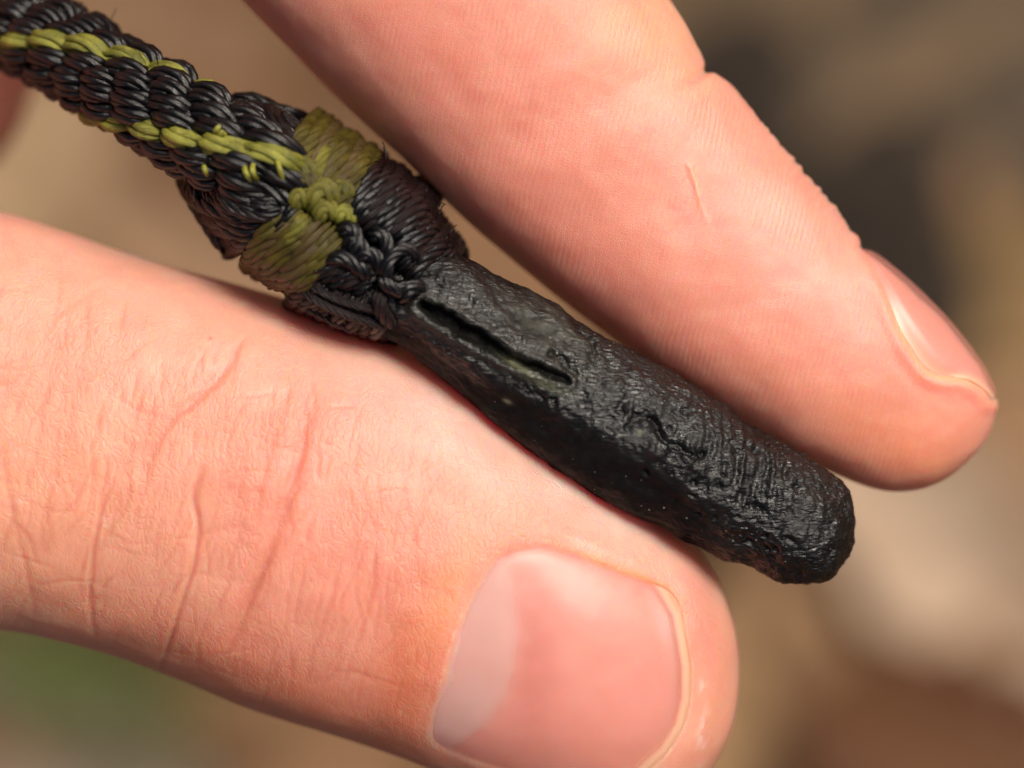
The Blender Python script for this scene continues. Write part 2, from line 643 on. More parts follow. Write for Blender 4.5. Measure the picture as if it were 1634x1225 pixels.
# upper silhouette (under the rod where it is hidden) and lower silhouette, both ending at the tip
tL = [(-420, 300), (-150, 312), (0, 338), (100, 368), (200, 403), (300, 432), (400, 460), (500, 490), (600, 522),
      (700, 568), (800, 630), (900, 700), (1000, 775), (1070, 832), (1115, 876), (1148, 928), (1168, 985), (1178, 1040), (1180, 1085)]
tR = [(-500, 1030), (-250, 998), (0, 1004), (100, 1022), (200, 1050), (300, 1086), (400, 1128), (500, 1160), (600, 1192),
      (700, 1228), (800, 1268), (900, 1300), (990, 1312), (1070, 1290), (1120, 1245), (1155, 1190), (1172, 1140), (1180, 1085)]
iL = [(-150, -560), (200, -200), (385, 0), (450, 66), (520, 138), (590, 205), (645, 255), (700, 310), (760, 366), (830, 425),
      (890, 475), (950, 520), (1050, 592), (1150, 655), (1250, 712), (1330, 755), (1400, 781), (1455, 783), (1505, 766), (1545, 735)]
iR = [(640, -700), (900, -240), (1065, 0), (1098, 48), (1116, 82), (1131, 110), (1164, 136), (1195, 175), (1230, 217),
      (1270, 262), (1310, 310), (1340, 347), (1368, 388), (1412, 420), (1462, 463), (1510, 512), (1550, 562), (1574, 600), (1586, 640), (1583, 680), (1567, 712), (1545, 735)]

NT_, NA_ = 560, 440
tg, tt, ta = loft(tL, tR, NT_, NA_, lambda t: .82 - .06 * sstep(.75, .95, t), THUMB_Z, 2.4, None, 1.35)
ig, it_, ia = loft(iL, iR, NT_, NA_, .80, 0.0, 2.5, None, 1.35)

base_tri = grid_faces(NT_, NA_)
thumb_bvh = BVHTree.FromPolygons([tuple(v) for v in tg.reshape(-1, 3).tolist()], base_tri.tolist())

# thumb nail outline in the plane of the picture; order: proximal top corner -> distal -> lower lateral -> proximal
nail_out = spline([(801, 884), (855, 868), (904, 878), (970, 906), (1036, 930), (1069, 947), (1085, 978), (1092, 1018), (1099, 1062), (1099, 1114),
                   (1089, 1158), (1063, 1200), (1020, 1240), (960, 1262), (880, 1255), (800, 1232), (735, 1210), (697, 1192), (684, 1172),
                   (691, 1130), (706, 1086), (718, 1040), (737, 985), (766, 929)], 240, True)
distal = np.array([(1060, 935), (1085, 978), (1092, 1018), (1099, 1062), (1099, 1114), (1089, 1158), (1063, 1200), (1030, 1230)], float)
proximal = np.array([(760, 930), (737, 985), (718, 1040), (706, 1086), (691, 1130), (684, 1172), (697, 1192), (735, 1210)], float)
toplat = np.array([(801, 884), (855, 868), (904, 878), (970, 906), (1036, 930), (1069, 947)], float)

q = to_px(tg)
tn = grid_normals(tg)
up = sstep(.0, .35, tn[..., 2])
disp = np.zeros(q.shape[:2])
creases = [  # polyline, width px, depth, softness of raised lips
    ([(168, 793), (152, 864), (147, 915), (143, 951), (149, 1015)], 3.6, .085),
    ([(196, 790), (180, 830), (172, 868)], 3.5, .04),
    ([(322, 745), (309, 793), (316, 842), (308, 907), (290, 962), (272, 1021), (252, 1075)], 3.6, .11),
    ([(488, 628), (483, 690), (464, 777), (446, 830), (434, 875), (407, 940), (374, 1021)], 10, .060),
    ([(434, 875), (407, 940), (374, 1021), (350, 1050)], 5, .05),
    ([(385, 545), (368, 580), (326, 628), (271, 674), (238, 735), (222, 793)], 7, .05),
    ([(212, 700), (206, 755), (203, 800)], 3, .03),
    ([(170, 730), (168, 775)], 3, .03),
    ([(543, 897), (530, 950), (510, 1010)], 4, .035),
    ([(510, 1010), (495, 1050), (488, 1085)], 5, .03),
    ([(485, 905), (475, 965), (468, 1010)], 3.5, .025),
    ([(600, 930), (575, 1010), (559, 1055)], 4, .03),
    ([(345, 780), (390, 782), (432, 788)], 3, .012),
    ([(250, 862), (290, 858), (318, 862)], 3, .012),
    ([(172, 850), (210, 868), (246, 862)], 3, .012),
    ([(262, 820), (248, 858), (246, 890)], 3, .022),
    ([(310, 913), (360, 925), (410, 930)], 3, .012),
    ([(0, 700), (20, 820), (40, 900), (55, 985)], 4, .035),
    ([(22, 830), (45, 860), (60, 900)], 3, .03),
    ([(0, 880), (18, 830), (22, 800)], 3, .03),
    ([(100, 560), (70, 650), (60, 720)], 5, .018),
    ([(130, 590), (112, 660), (100, 720)], 4, .018),
    ([(90, 505), (140, 470), (170, 455)], 5, .02),
    ([(235, 540), (200, 575), (190, 590)], 4, .018),
    ([(400, 530), (340, 600), (300, 650)], 6, .022),
]
for pl, wd, dp in creases:
    s = spline(pl, 26)
    d, par = seg_dist(q, s)
    fade = np.clip(np.minimum(par, 1 - par) * 5 + .25, 0, 1)
    disp -= .62 * dp * fade * np.exp(-(d / wd) ** 2)
    disp += dp * .04 * fade * np.exp(-((d - wd * 2.6) / (wd * 1.8)) ** 2)
# many fine short wrinkles across the joint and the back of the thumb
wr = random.Random(21)
wr_marks = []
for pl, wd, dp in creases[:12]:
    s_ = spline(pl, 26)
    for m in range(3):
        a_ = wr.randint(0, 12); b_ = min(25, a_ + wr.randint(7, 13))
        seg = s_[a_:b_] + np.array((wr.choice((-1, 1)) * wr.uniform(7, 20), wr.uniform(-8, 8))) + np.array([(2.5 * math.sin(v * .9 + m), 0) for v in range(b_ - a_)])
        d, par = seg_dist(q, seg)
        fd = np.clip(np.minimum(par, 1 - par) * 3.5, 0, 1)
        disp -= wr.uniform(.008, .022) * fd * np.exp(-(d / 2.6) ** 2) * (tn[..., 2] > 0)
for k in range(330):
    x = wr.uniform(-20, 690); y = 380 + .36 * x + wr.uniform(60, 600) * (1 - .12 * x / 700)
    if k % 7 == 0: an = R(wr.uniform(-15, 25))
    else: an = R(wr.gauss(103, 14))
    ln = wr.uniform(14, 60)
    wd = wr.uniform(1.8, 3.4)
    dp = wr.uniform(.004, .014)
    p0 = np.array((x, y)); dv = np.array((math.cos(an), math.sin(an))) * ln
    bend = np.array((-dv[1], dv[0])) * wr.uniform(-.18, .18)
    pl = np.array([p0 - dv, p0 + bend, p0 + dv])
    mnx = (np.abs(q[..., 0] - x) < 90) & (np.abs(q[..., 1] - y) < 90)
    ii, jj = np.where(mnx & (tn[..., 2] > 0))
    if len(ii) == 0: continue
    d, par = seg_dist(q[ii, jj], spline(pl, 9))
    wr_marks.append((ii, jj, np.clip(dp * 26, 0, .45) * np.clip(np.minimum(par, 1 - par) * 4, 0, 1) * np.exp(-(d / (wd * 1.2)) ** 2)))
    disp[ii, jj] -= dp * np.clip(np.minimum(par, 1 - par) * 4, 0, 1) * np.exp(-(d / wd) ** 2)
# nail fold: skin rises to the fold and dives under the plate
dn, _ = seg_dist(q, np.vstack([nail_out, nail_out[:1]]))
ins = inside(q, nail_out)
sd_ = np.where(ins, -dn, dn)
ddist, _ = seg_dist(q, distal)
dprox, _ = seg_dist(q, proximal)
wprox = np.exp(-(dprox / 45) ** 2)
wdist = np.exp(-(ddist / 30) ** 2)
fold = .05 * np.exp(-((sd_ - 17) / 17) ** 2) + .035 * np.exp(-((sd_ - 45) / 30) ** 2)
fold *= (1 - .55 * wdist) * (1 - .45 * wprox)
disp += fold * up
disp += .010 * np.exp(-((sd_ - 1.5) / 6.5) ** 2) * np.clip(1 - 1.3 * wdist, 0, 1) * up
disp -= (.02 + .10 * wdist) * sstep(5, -8, sd_) * up
# slack skin above the joint and gentle unevenness
disp += .045 * vnoise(tg, .55, 3, 3.1) + .012 * vnoise(tg, 2.0, 2, 8.7)
tq = tg + tn * (disp * np.maximum(up, .15))[..., None]

# skin colour of the thumb (blood and callus, with some highlight and shade painted in)
def blob(q, x, y, rx, ry, rot=0.0):
    a = R(rot)
    dx, dy = q[..., 0] - x, q[..., 1] - y
    u = dx * math.cos(a) + dy * math.sin(a)
    v = -dx * math.sin(a) + dy * math.cos(a)
    return np.exp(-((u / rx) ** 2 + (v / ry) ** 2))


def lerp(c, col, f):
    return c + (np.array(col) - c) * f[..., None]


def nail_colour(pp):
    dds, _ = seg_dist(pp, distal)
    slu = pp[..., 0] - np.interp(pp[..., 1], [860, 890, 935, 1003, 1058, 1106, 1158, 1195, 1240], [770, 800, 819, 825, 820, 806, 770, 715, 640])
    nc = np.broadcast_to(np.array((.86, .52, .44)), pp.shape[:-1] + (3,)).copy()
    nc = lerp(nc, (.76, .37, .32), .8 * blob(pp, 852, 1040, 42, 140))
    nc = lerp(nc, (.80, .44, .33), .6 * blob(pp, 900, 1220, 200, 50))  # shade on the down-tilted lower part, painted as darker colour
    nc = lerp(nc, (.93, .70, .64), .7 * blob(pp, 1066, 985, 30, 34))  # painted highlight at the upper distal corner
    nc = lerp(nc, (.88, .60, .52), .6 * blob(pp, 960, 950, 110, 40, 20))  # painted highlight along the upper edge
    nc = lerp(nc, (.82, .66, .60), .95 * sstep(20, -16, slu))
    dpx = np.minimum(seg_dist(pp, proximal)[0], seg_dist(pp, toplat[:3])[0])
    nc = lerp(nc, (.86, .54, .42), .7 * sstep(12, 1, dpx))
    nc = lerp(nc, (.93, .72, .46), .9 * sstep(16, 8, dds))
    nc = lerp(nc, (.62, .40, .17), .7 * sstep(4, 0, dds))
    nc = lerp(nc, (.93, .80, .74), .8 * np.exp(-((dds - 26) / 13) ** 2) * blob(pp, 1070, 985, 40, 60))  # brighter core of the painted corner highlight
    return nc


tc = np.broadcast_to(np.array((.86, .54, .405)), q.shape[:2] + (3,)).copy()
tc = lerp(tc, (.90, .62, .42), .8 * blob(q, 60, 850, 240, 260))
tc = lerp(tc, (.90, .60, .50), .7 * blob(q, 560, 640, 170, 60, 30))
tc = lerp(tc, (.84, .42, .31), .8 * blob(q, 470, 740, 60, 160, 15))
tc = lerp(tc, (.84, .46, .35), .6 * blob(q, 560, 900, 140, 120))
tc = lerp(tc, (.76, .28, .13), .8 * blob(q, 650, 1080, 55, 150, 12))
tc = lerp(tc, (.88, .50, .27), .8 * blob(q, 705, 960, 36, 110, 22))
tc = lerp(tc, (.93, .82, .72), .85 * blob(q, 960, 815, 160, 45, 33))  # highlight on the lit upper side, painted into the skin colour
tc = lerp(tc, (.93, .79, .71), .85 * blob(q, 720, 670, 200, 62, 33))  # same painted highlight further back along the rod
tc = lerp(tc, (.93, .68, .54), .6 * blob(q, 200, 470, 300, 70, 16))
tc = lerp(tc, (.78, .32, .17), .8 * blob(q, 430, 1095, 360, 60, 20))  # warm shade of the lower side, painted into the skin colour
tc = lerp(tc, (.90, .56, .36), .7 * blob(q, 1150, 1120, 28, 150, 4))
tc = lerp(tc, (.85, .42, .38), .5 * blob(q, 1120, 1000, 22, 120, -14))
for pl, wd, dp in creases:
    d, par = seg_dist(q, spline(pl, 26))
    fade = np.clip(np.minimum(par, 1 - par) * 5 + .2, 0, 1)
    tc = lerp(tc, (.74, .30, .19), np.clip(dp * 7, 0, .6) * fade * np.exp(-(d / (wd * 1.5)) ** 2))  # crease shade painted in as darker colour
for ii, jj, w_ in wr_marks:
    tc[ii, jj] += (np.array((.74, .32, .20)) - tc[ii, jj]) * w_[:, None]  # painted shade in the fine wrinkles
# dry cuticle along the nail's margins
fl = np.clip(vnoise(tg, 7, 2, 1.3) * 2.2 + .35, 0, 1)
tc = lerp(tc, (.95, .80, .66), .65 * fl * np.exp(-((sd_ - 2) / 3.0) ** 2) * np.clip(blob(q, 722, 1030, 40, 120, 15) + .8 * blob(q, 895, 872, 40, 14), 0, 1))
tc = lerp(tc, (.80, .44, .16), .75 * np.exp(-((sd_ - 2) / 7.0) ** 2) * np.clip(blob(q, 990, 912, 90, 25, 25) * 1.3, 0, 1))
tc = lerp(tc, (.97, .90, .78), .8 * np.clip(vnoise(tg, 5, 2, 9.3) * 4, 0, 1) * (blob(q, 1118, 1170, 9, 40, 8) + blob(q, 1118, 1095, 6, 16)))

tc = lerp(tc, (.30, .16, .06), .8 * blob(q, 336, 541, 3.2, 3.2) + .7 * blob(q, 153, 531, 2, 3.5, 20) + .6 * blob(q, 577, 698, 1.8, 3, 10))

plain = sstep(4, -8, sd_) * (tn[..., 2] > 0)
tc += (nail_colour(q) - tc) * plain[..., None]

# index finger relief
qi = to_px(ig)
inr = grid_normals(ig)
upi = sstep(.0, .35, inr[..., 2])
dispi = .05 * vnoise(ig, .5, 3, 5.5) + .012 * vnoise(ig, 2.2, 2, 2.2)
for pl, wd, dp in [([(1140, 100), (1120, 118), (1098, 128), (1072, 140)], 7, .10), ([(1100, 265), (1112, 300), (1120, 330), (1133, 362)], 4, -.03),
                   ([(1065, 330), (1090, 345)], 3, .01)]:
    d, par = seg_dist(qi, spline(pl, 26))
    dispi -= dp * np.clip((1 - par) * 2, 0, 1) * np.exp(-(d / wd) ** 2)
# fine notches of the joint skin along the outer silhouette
edge = np.exp(-((np.minimum(ia, 2 * math.pi - ia)) / .5) ** 2)[None] * np.ones(qi.shape[:2])
along = qi[..., 0] * .65 + qi[..., 1] * .76
dispi += .05 * edge * vnoise(np.stack([along * .055, 0 * along, 0 * along], -1), 1.0, 3, 5.0) * sstep(860, 960, along) * sstep(1200, 1150, along)

ci = np.broadcast_to(np.array((.86, .50, .385)), qi.shape[:2] + (3,)).copy()
ci = lerp(ci, (.92, .64, .42), .9 * blob(qi, 1060, 30, 130, 110))
ci = lerp(ci, (.83, .40, .31), .75 * blob(qi, 950, 440, 260, 60, 42))
ci = lerp(ci, (.83, .42, .33), .5 * blob(qi, 700, 90, 240, 60, 45))
ci = lerp(ci, (.93, .66, .56), .8 * blob(qi, 1230, 380, 220, 70, 46))
ci = lerp(ci, (.80, .33, .22), .6 * blob(qi, 800, 420, 300, 40, 42))  # red shade along the lower edge, painted into the skin colour
ci = lerp(ci, (.86, .44, .24), .75 * blob(qi, 1450, 720, 170, 70, 30))
ci = lerp(ci, (.93, .70, .52), .8 * blob(qi, 1112, 285, 16, 34, -15))
ci = lerp(ci, (.95, .78, .64), .7 * blob(qi, 1128, 345, 5, 28, -25))
# index nail: lateral border in (t, angle); find the border from photo points on the base surface
flat_i = qi[:, :int(NA_ * .68 / 2)]            # visible half towards the outer silhouette
def find_ta(px, py):
    d = np.hypot(flat_i[..., 0] - px, flat_i[..., 1] - py)
    k = np.unravel_index(np.argmin(d), d.shape)
    return it_[k[0]], ia[k[1]]
border_px = [(1372, 392), (1390, 420), (1404, 445), (1420, 480), (1434, 515), (1450, 548), (1466, 574), (1482, 592), (1500, 599)]
border = [find_ta(*p) for p in border_px]
tip_px = [(1500, 599), (1522, 601), (1545, 606), (1566, 618), (1582, 636)]
dbi, _ = seg_dist(qi, spline(border_px + tip_px[1:], 60))
# side of the border: beyond it (towards silhouette) is under the plate
polyn = np.array(border_px + tip_px[1:] + [(1640, 640), (1700, 400), (1372, 300)], float)
insi = inside(qi, polyn)
facing = np.maximum(sstep(1.9, 1.15, ia), sstep(2 * math.pi - 1.9, 2 * math.pi - 1.3, ia))[None] * np.ones(qi.shape[:2])
sdi = np.where(insi, -dbi, dbi)
foldi = .05 * np.exp(-((sdi - 13) / 11) ** 2)
dispi += facing * (foldi - .06 * sstep(5, -6, sdi))
ci = lerp(ci, (.92, .66, .36), .75 * np.exp(-((sdi - 2) / 6.0) ** 2) * facing * sstep(430, 520, qi[..., 1]))
plain_i = sstep(3, -6, sdi) * facing
ci = lerp(ci, (.86, .52, .45), .85 * plain_i)
iq = ig + inr * (dispi * np.maximum(facing, np.maximum(upi, .2)))[..., None]

# palm, web and curled middle finger: out of focus or out of frame, one skin with the digits
def blob_chain(pts, rads, n=70, sides=36):
    s = spline([tuple(p) + (r,) for p, r in zip(pts, rads)], n)
    a = np.linspace(0, 1, n)
    rr = s[:, 3] * np.sqrt(np.clip(1 - np.clip((a - .93) / .07, 0, 1) ** 2, .02, 1)) * np.sqrt(np.clip(1 - np.clip((.05 - a) / .05, 0, 1) ** 2, .02, 1))
    return tube_arrays(s[:, :3], rr, sides)


chains = [
    # palm from thumb root to index root
    blob_chain([(-15, 0, -1.5), (-18, 3, -4), (-19, 9, -5), (-15, 14, -3), (-10, 15, -1)], [3.6, 6.2, 7.2, 6.0, 4.2]),
    # middle finger curled behind the cord, only its flank looks into the frame
    blob_chain([(-13.5, 13, -5), (-12.4, 9.6, -8.5), (-11.5, 7.2, -9.6), (-11.4, 5.9, -9.4), (-11.8, 4.5, -8.8)], [2.6, 2.6, 2.45, 2.3, 1.9]),
    blob_chain([(-17, 15, -9), (-16.5, 9, -15), (-15.5, 4.5, -17), (-15.5, 1.5, -15)], [2.5, 2.5, 2.3, 1.9]),
    blob_chain([(-21, 13, -9), (-20, 8, -15), (-19, 4.0, -16), (-19, 1.5, -14)], [2.2, 2.2, 2.0, 1.6]),
    # wrist
    blob_chain([(-19, 7, -6), (-28, 12, -9), (-40, 18, -12), (-60, 28, -16)], [6.5, 6.0, 6.2, 7.5]),
]
V = [tq.reshape(-1, 3), iq.reshape(-1, 3)]
n0 = NT_ * NA_
F = base_tri.tolist() + (base_tri + n0).tolist()
off = 2 * n0
cols = [tc.reshape(-1, 3), ci.reshape(-1, 3)]
rid = [np.zeros(n0), np.ones(n0)]
for cv, cf in chains:
    V.append(cv)
    F += [tuple(i + off for i in f) for f in cf]
    off += len(cv)
    cols.append(np.broadcast_to(np.array((.84, .46, .34)), (len(cv), 3)))
    rid.append(np.full(len(cv), .5))
hand_me = mesh('hand', np.vstack(V), F)
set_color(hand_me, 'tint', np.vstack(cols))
set_float(hand_me, 'ridge', np.concatenate(rid))
set_float(hand_me, 'plain', np.concatenate([plain.ravel(), plain_i.ravel(), np.zeros(off - 2 * n0)]))
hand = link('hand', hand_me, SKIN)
tag(hand, 'bare hand holding the black rod between thumb and finger', 'hand')

# thumb nail plate
nr, nphi = 46, 240
cen = np.array((905.0, 1062.0))
rr_ = np.linspace(0, 1, nr) ** .75
tV, tcol = [], []
for i, r_ in enumerate(rr_):
    for j in range(nphi):
        p = cen + r_ * (nail_out[j] - cen)
        # straight down through the place to the bare finger form
        o = Vector((0, 0, CAM_Z)); tgt = P(p[0], p[1], 0)
        hit = thumb_bvh.ray_cast(o, (tgt - o).normalized())
        loc, nor = hit[0], hit[1]
        if nor.z < 0: nor = -nor
        tV.append((loc, nor, p, r_))
pp = np.array([v[2] for v in tV])
dd, _ = seg_dist(pp, np.vstack([nail_out, nail_out[:1]]))
dds, _ = seg_dist(pp, distal)
slu = pp[:, 0] - np.interp(pp[:, 1], [860, 890, 935, 1003, 1058, 1106, 1158, 1195, 1240], [770, 800, 819, 825, 820, 806, 770, 715, 640])
offs = .012 - .034 * np.exp(-(dd / 13) ** 2) * (1 - np.exp(-(dds / 30) ** 2) * .75) + .05 * blob(pp, 960, 1060, 170, 130)
verts = [v[0] + v[1] * float(h) for v, h in zip(tV, offs)]
nc = nail_colour(pp)
na_ = np.clip(.30 + .18 * sstep(24, -24, slu) + .55 * sstep(18, 9, dds), 0, 1) * (1 - .8 * sstep(10, 0, dd) * (1 - sstep(30, 18, dds)))
nf = []
for i in range(nr - 1):
    for j in range(nphi):
        nf.append((i * nphi + j, i * nphi + (j + 1) % nphi, (i + 1) * nphi + (j + 1) % nphi, (i + 1) * nphi + j))
# thickness at the rim
rim = len(verts)
for j in range(nphi):
    v = tV[(nr - 1) * nphi + j]
    verts.append(verts[(nr - 1) * nphi + j])
for j in range(nphi):
    v = tV[(nr - 1) * nphi + j]
    verts.append(verts[rim + j] - v[1] * .10)
na_ = np.concatenate([na_] + [na_[(nr - 1) * nphi:(nr) * nphi]] * 2)
nc = np.vstack([nc] + [nc[(nr - 1) * nphi:(nr) * nphi]] * 2)
for j in range(nphi):
    nf.append((rim + j, rim + (j + 1) % nphi, rim + nphi + (j + 1) % nphi, rim + nphi + j))
nm = mesh('fingernail', verts, nf)
set_color(nm, 'tint', nc)
set_float(nm, 'cover', na_)
tnail = link('fingernail', nm, NAIL, hand)
tnail['label'] = 'broad thumbnail with a pale half moon'

# index nail: patch over the outer side of the finger, from the near border round to the hidden one
bt = np.array([b[0] for b in border]); ba = np.array([b[1] for b in border])
tipta = [find_ta(*p) for p in tip_px]
nu, nv = 70, 60
tA = np.array([b[0] for b in border] + [p[0] for p in tipta[1:]])
aA = np.array([b[1] for b in border] + [p[1] for p in tipta[1:]])
near = spline(list(zip(tA, aA)), nu)
iV, icol, icov = [], [], []
Gi = lambda t, a: None
t_idx = lambda t: np.interp(t, it_, np.arange(NT_))
a_ext = np.r_[ia, 2 * math.pi]
def surf(t, a):
    a = a % (2 * math.pi)
    x = t_idx(t); i0 = min(int(x), NT_ - 2); fx = x - i0
    y = np.interp(a, a_ext, np.arange(NA_ + 1)); j0 = int(y); fy = y - j0
    j1 = (j0 + 1) % NA_; j0 = j0 % NA_
    def bil(g): return (g[i0, j0] * (1 - fy) + g[i0, j1] * fy) * (1 - fx) + (g[i0 + 1, j0] * (1 - fy) + g[i0 + 1, j1] * fy) * fx
    return bil(ig), bil(inr)
NCEN = -.22
for i in range(nu):
    t, a1 = near[i]
    for j in range(nv):
        s = j / (nv - 1)
        a = a1 + (2 * NCEN - 2 * a1) * s * 1.0
        p, n_ = surf(t, a)
        edge_d = min(s, 1 - s) * 2
        h = .035 - .09 * math.exp(-(edge_d / .10) ** 2) * (1 - .8 * sstep(.62, .8, np.array(i / nu))) - .08 * math.exp(-(i / 5.0) ** 2)
        iV.append(p + n_ * h)
        e = i / (nu - 1)
        c = np.array((.85, .50, .42))
        f = float(np.clip(1 - edge_d / .16, 0, 1)) * (.25 + .75 * float(sstep(.35, .6, np.array(e))))
        c = c + (np.array((.93, .74, .46)) - c) * f
        icol.append(c)
        icov.append(.35 + .6 * f)
if_ = []
for i in range(nu - 1):
    for j in range(nv - 1):
        if_.append((i * nv + j, i * nv + j + 1, (i + 1) * nv + j + 1, (i + 1) * nv + j))
im = mesh('fingernail', iV, if_)
set_color(im, 'tint', np.array(icol))
set_float(im, 'cover', np.array(icov))
inail = link('fingernail', im, NAIL, hand)
inail['label'] = 'nail of the upper finger seen edge on'

# ------------------------------------------------------------------ the rod
RZ = lambda t: 1.6 - .75 * t
rL = [(520, 392), (600, 392), (680, 398), (735, 408), (800, 441), (880, 481), (935, 519), (1000, 556), (1060, 587), (1100, 610), (1160, 650), (1200, 679), (1250, 708), (1300, 738), (1340, 768), (1358, 797), (1366, 838)]
rR = [(480, 470), (530, 510), (585, 535), (640, 560), (720, 622), (800, 690), (850, 728), (900, 762), (950, 795), (1000, 822), (1050, 842), (1090, 866), (1130, 888), (1160, 902), (1190, 909), (1215, 922), (1240, 935), (1270, 941), (1300, 939), (1330, 922), (1354, 886), (1366, 838)]
rg, rt, ra = loft(rR, rL, 420, 360, .92, RZ, 2.25, None, 1.25)
rq = to_px(rg)
rn = grid_normals(rg)
ax = np.array((.845, .535)); pv = np.array((.535, -.845))
ru = (rq - np.array((640, 480))) @ ax      # along the rod, px
rv = (rq - np.array((640, 480))) @ pv      # across, px, + towards upper right
n_a = vnoise(rg, 1.1, 4, 4.4)
n_b = vnoise(rg, 3.6, 4, 14.4)
n_c = vnoise(rg, 9.0, 3, 24.4)
d = np.zeros(rq.shape[:2])
d += .045 * n_a
# broken coarse skin along the upper right half and the tip, smoother lower face
ridge_line = spline([(700, 560), (800, 610), (860, 640), (920, 660), (1000, 690), (1060, 720), (1110, 770), (1140, 840), (1160, 900)], 60)
dr, _ = seg_dist(rq, ridge_line)
side = (rq[..., 0] - 860) * .5 - (rq[..., 1] - 640) * .86
upper = sstep(-26, 14, side + 22 * n_a) * sstep(0, .2, rn[..., 2]) 
tipm = sstep(1090, 1190, rq[..., 0])
smooth_olive = blob(rq, 860, 518, 85, 26, 37)
rough = np.clip(np.maximum(upper, tipm) * (1 - .75 * smooth_olive), 0, 1)
d += rough * (.032 * n_b + .016 * n_c) + (1 - rough) * (.022 * n_b + .008 * n_c)
# transverse ripples near the tip
rip = np.sin(ru * .33 + 4 * n_a + (rv * .02) ** 2 * 3) * blob(rq, 1190, 735, 90, 60, 30)
d += .022 * rip
# facet edge (the lower face is pressed flat)
d -= .10 * sstep(6, -46, side) * np.exp(-((rv + 40) / 55) ** 2)
# scraped facet
d -= .10 * smooth_olive
# long slot
slot = spline([(676, 488), (720, 514), (770, 543), (815, 572), (860, 588), (905, 606)], 50)
ds, sp = seg_dist(rq, slot)
hw = np.interp(sp, [0, .1, .5, .62, .8, 1], [8, 11, 10, 7, 5, 3])
d -= np.interp(sp, [0, .6, 1], [.27, .22, .09]) * sstep(hw + 4, hw - 5, ds + 6 * n_b + 4 * n_c) * (rn[..., 2] > .1)
d += .05 * np.exp(-((ds - hw - 9) / 7) ** 2) * (rn[..., 2] > .1)
for pl, wd, dp in [([(880, 560), (905, 580), (915, 596)], 5, .10), ([(1012, 668), (1035, 664), (1052, 678), (1058, 700), (1082, 716), (1112, 728)], 6, .11),
                   ([(835, 622), (862, 636), (885, 640)], 6, .07), ([(930, 528), (945, 545), (948, 565)], 6, .06), ([(1090, 865), (1120, 880)], 6, .08)]:
    dd_, pr = seg_dist(rq, spline(pl, 24))
    d -= dp * (.6 + .8 * np.clip(n_b + .4, 0, 1)) * np.exp(-((dd_ + 7 * n_b + 4 * n_c) / wd) ** 2) * (rn[..., 2] > .0)
d += .12 * blob(rq, 1042, 716, 24, 15, 30) + .07 * blob(rq, 1108, 745, 16, 12, 20)
for k in range(46):
    x = 980 + 300 * random.random(); y = 560 + (x - 980) * .6 + random.uniform(20, 190)
    d -= random.uniform(.03, .09) * blob(rq, x, y, random.uniform(4, 11), random.uniform(3, 7), random.uniform(0, 180))
rgd = rg + rn * d[..., None]
rod_me = mesh('black_rod', rgd.reshape(-1, 3), grid_faces(420, 360).tolist())
in_slot = sstep(hw + 3, hw - 3, ds)
set_float(rod_me, 'rough', rough * (1 - .9 * in_slot))
set_float(rod_me, 'olive', np.clip(1.0 * blob(rq, 868, 520, 80, 30, 40) * (.6 + n_b) + .2 * np.exp(-((ds - hw - 12) / 9) ** 2) * (rn[..., 2] > .1), 0, 1))
set_float(rod_me, 'pale', np.clip(.9 * blob(rq, 822, 580, 24, 5, 33) + .7 * blob(rq, 806, 644, 7, 4, 20) + .5 * blob(rq, 1022, 690, 5, 4) + .35 * blob(rq, 870, 612, 34, 7, 25) + .03 * np.exp(-((ds - hw - 5) / 5) ** 2) * (rn[..., 2] > .1) * np.clip(n_b * 2 + .4, 0, 1), 0, 1))
rod = link('black_rod', rod_me, ROD)
tag(rod, 'rough black rod with a long slot, held slantwise in the fingers', 'rod')

# ------------------------------------------------------------------ cord and knot
def yarn_mesh(name, path, ry, pitch, plies=2, sides=8, taper=True, flat=1.0, phase=0.0, swell=0.0, ply=.64):
    """a twisted yarn: plies wound about a path"""
    p = np.array(path, float)
    L = np.linalg.norm(np.diff(p, axis=0), axis=1).sum()
    n = max(16, int(L / pitch * 12), int(L / .11))
    s = spline(path, n)
    t, nn, bb = frames(s)
    arc = np.r_[0, np.cumsum(np.linalg.norm(np.diff(s, axis=0), axis=1))]
    V, F, fib = [], [], []
    off = 0
    rad = np.full(n, ry * ply)
    if taper:
        e = np.minimum(np.arange(n), np.arange(n)[::-1]) / 4
        rad = rad * np.clip(.55 + .45 * e, 0, 1)
    if swell:
        rad = rad * (.98 + .14 * np.cos(2 * math.pi * arc / swell + phase))
    for k in range(plies):
        a = 2 * math.pi * (arc / pitch + k / plies) + phase
        c = s + (nn * np.cos(a)[:, None] + bb * np.sin(a)[:, None]) * ry * .44 * flat
        v, f = tube_arrays(c, rad, sides)
        V.append(v); F += [tuple(i + off for i in g) for g in f]
        off += len(v)
        ang = np.tile(np.arange(sides), n) / sides
        ln = np.repeat(arc, sides)
        # fibres run slanting round the ply
        fv_ = np.stack([np.cos(ang * 6.283 + ln * 3) * 2.2, ln / ry * .35, np.sin(ang * 6.283 + ln * 3) * 2.2 + k * 9 + phase], -1)
        fib.append(np.vstack([fv_, fv_[:1], fv_[-1:]]))
    me = mesh(name, np.vstack(V), F)
    set_vec(me, 'fib', np.vstack(fib))
    return me


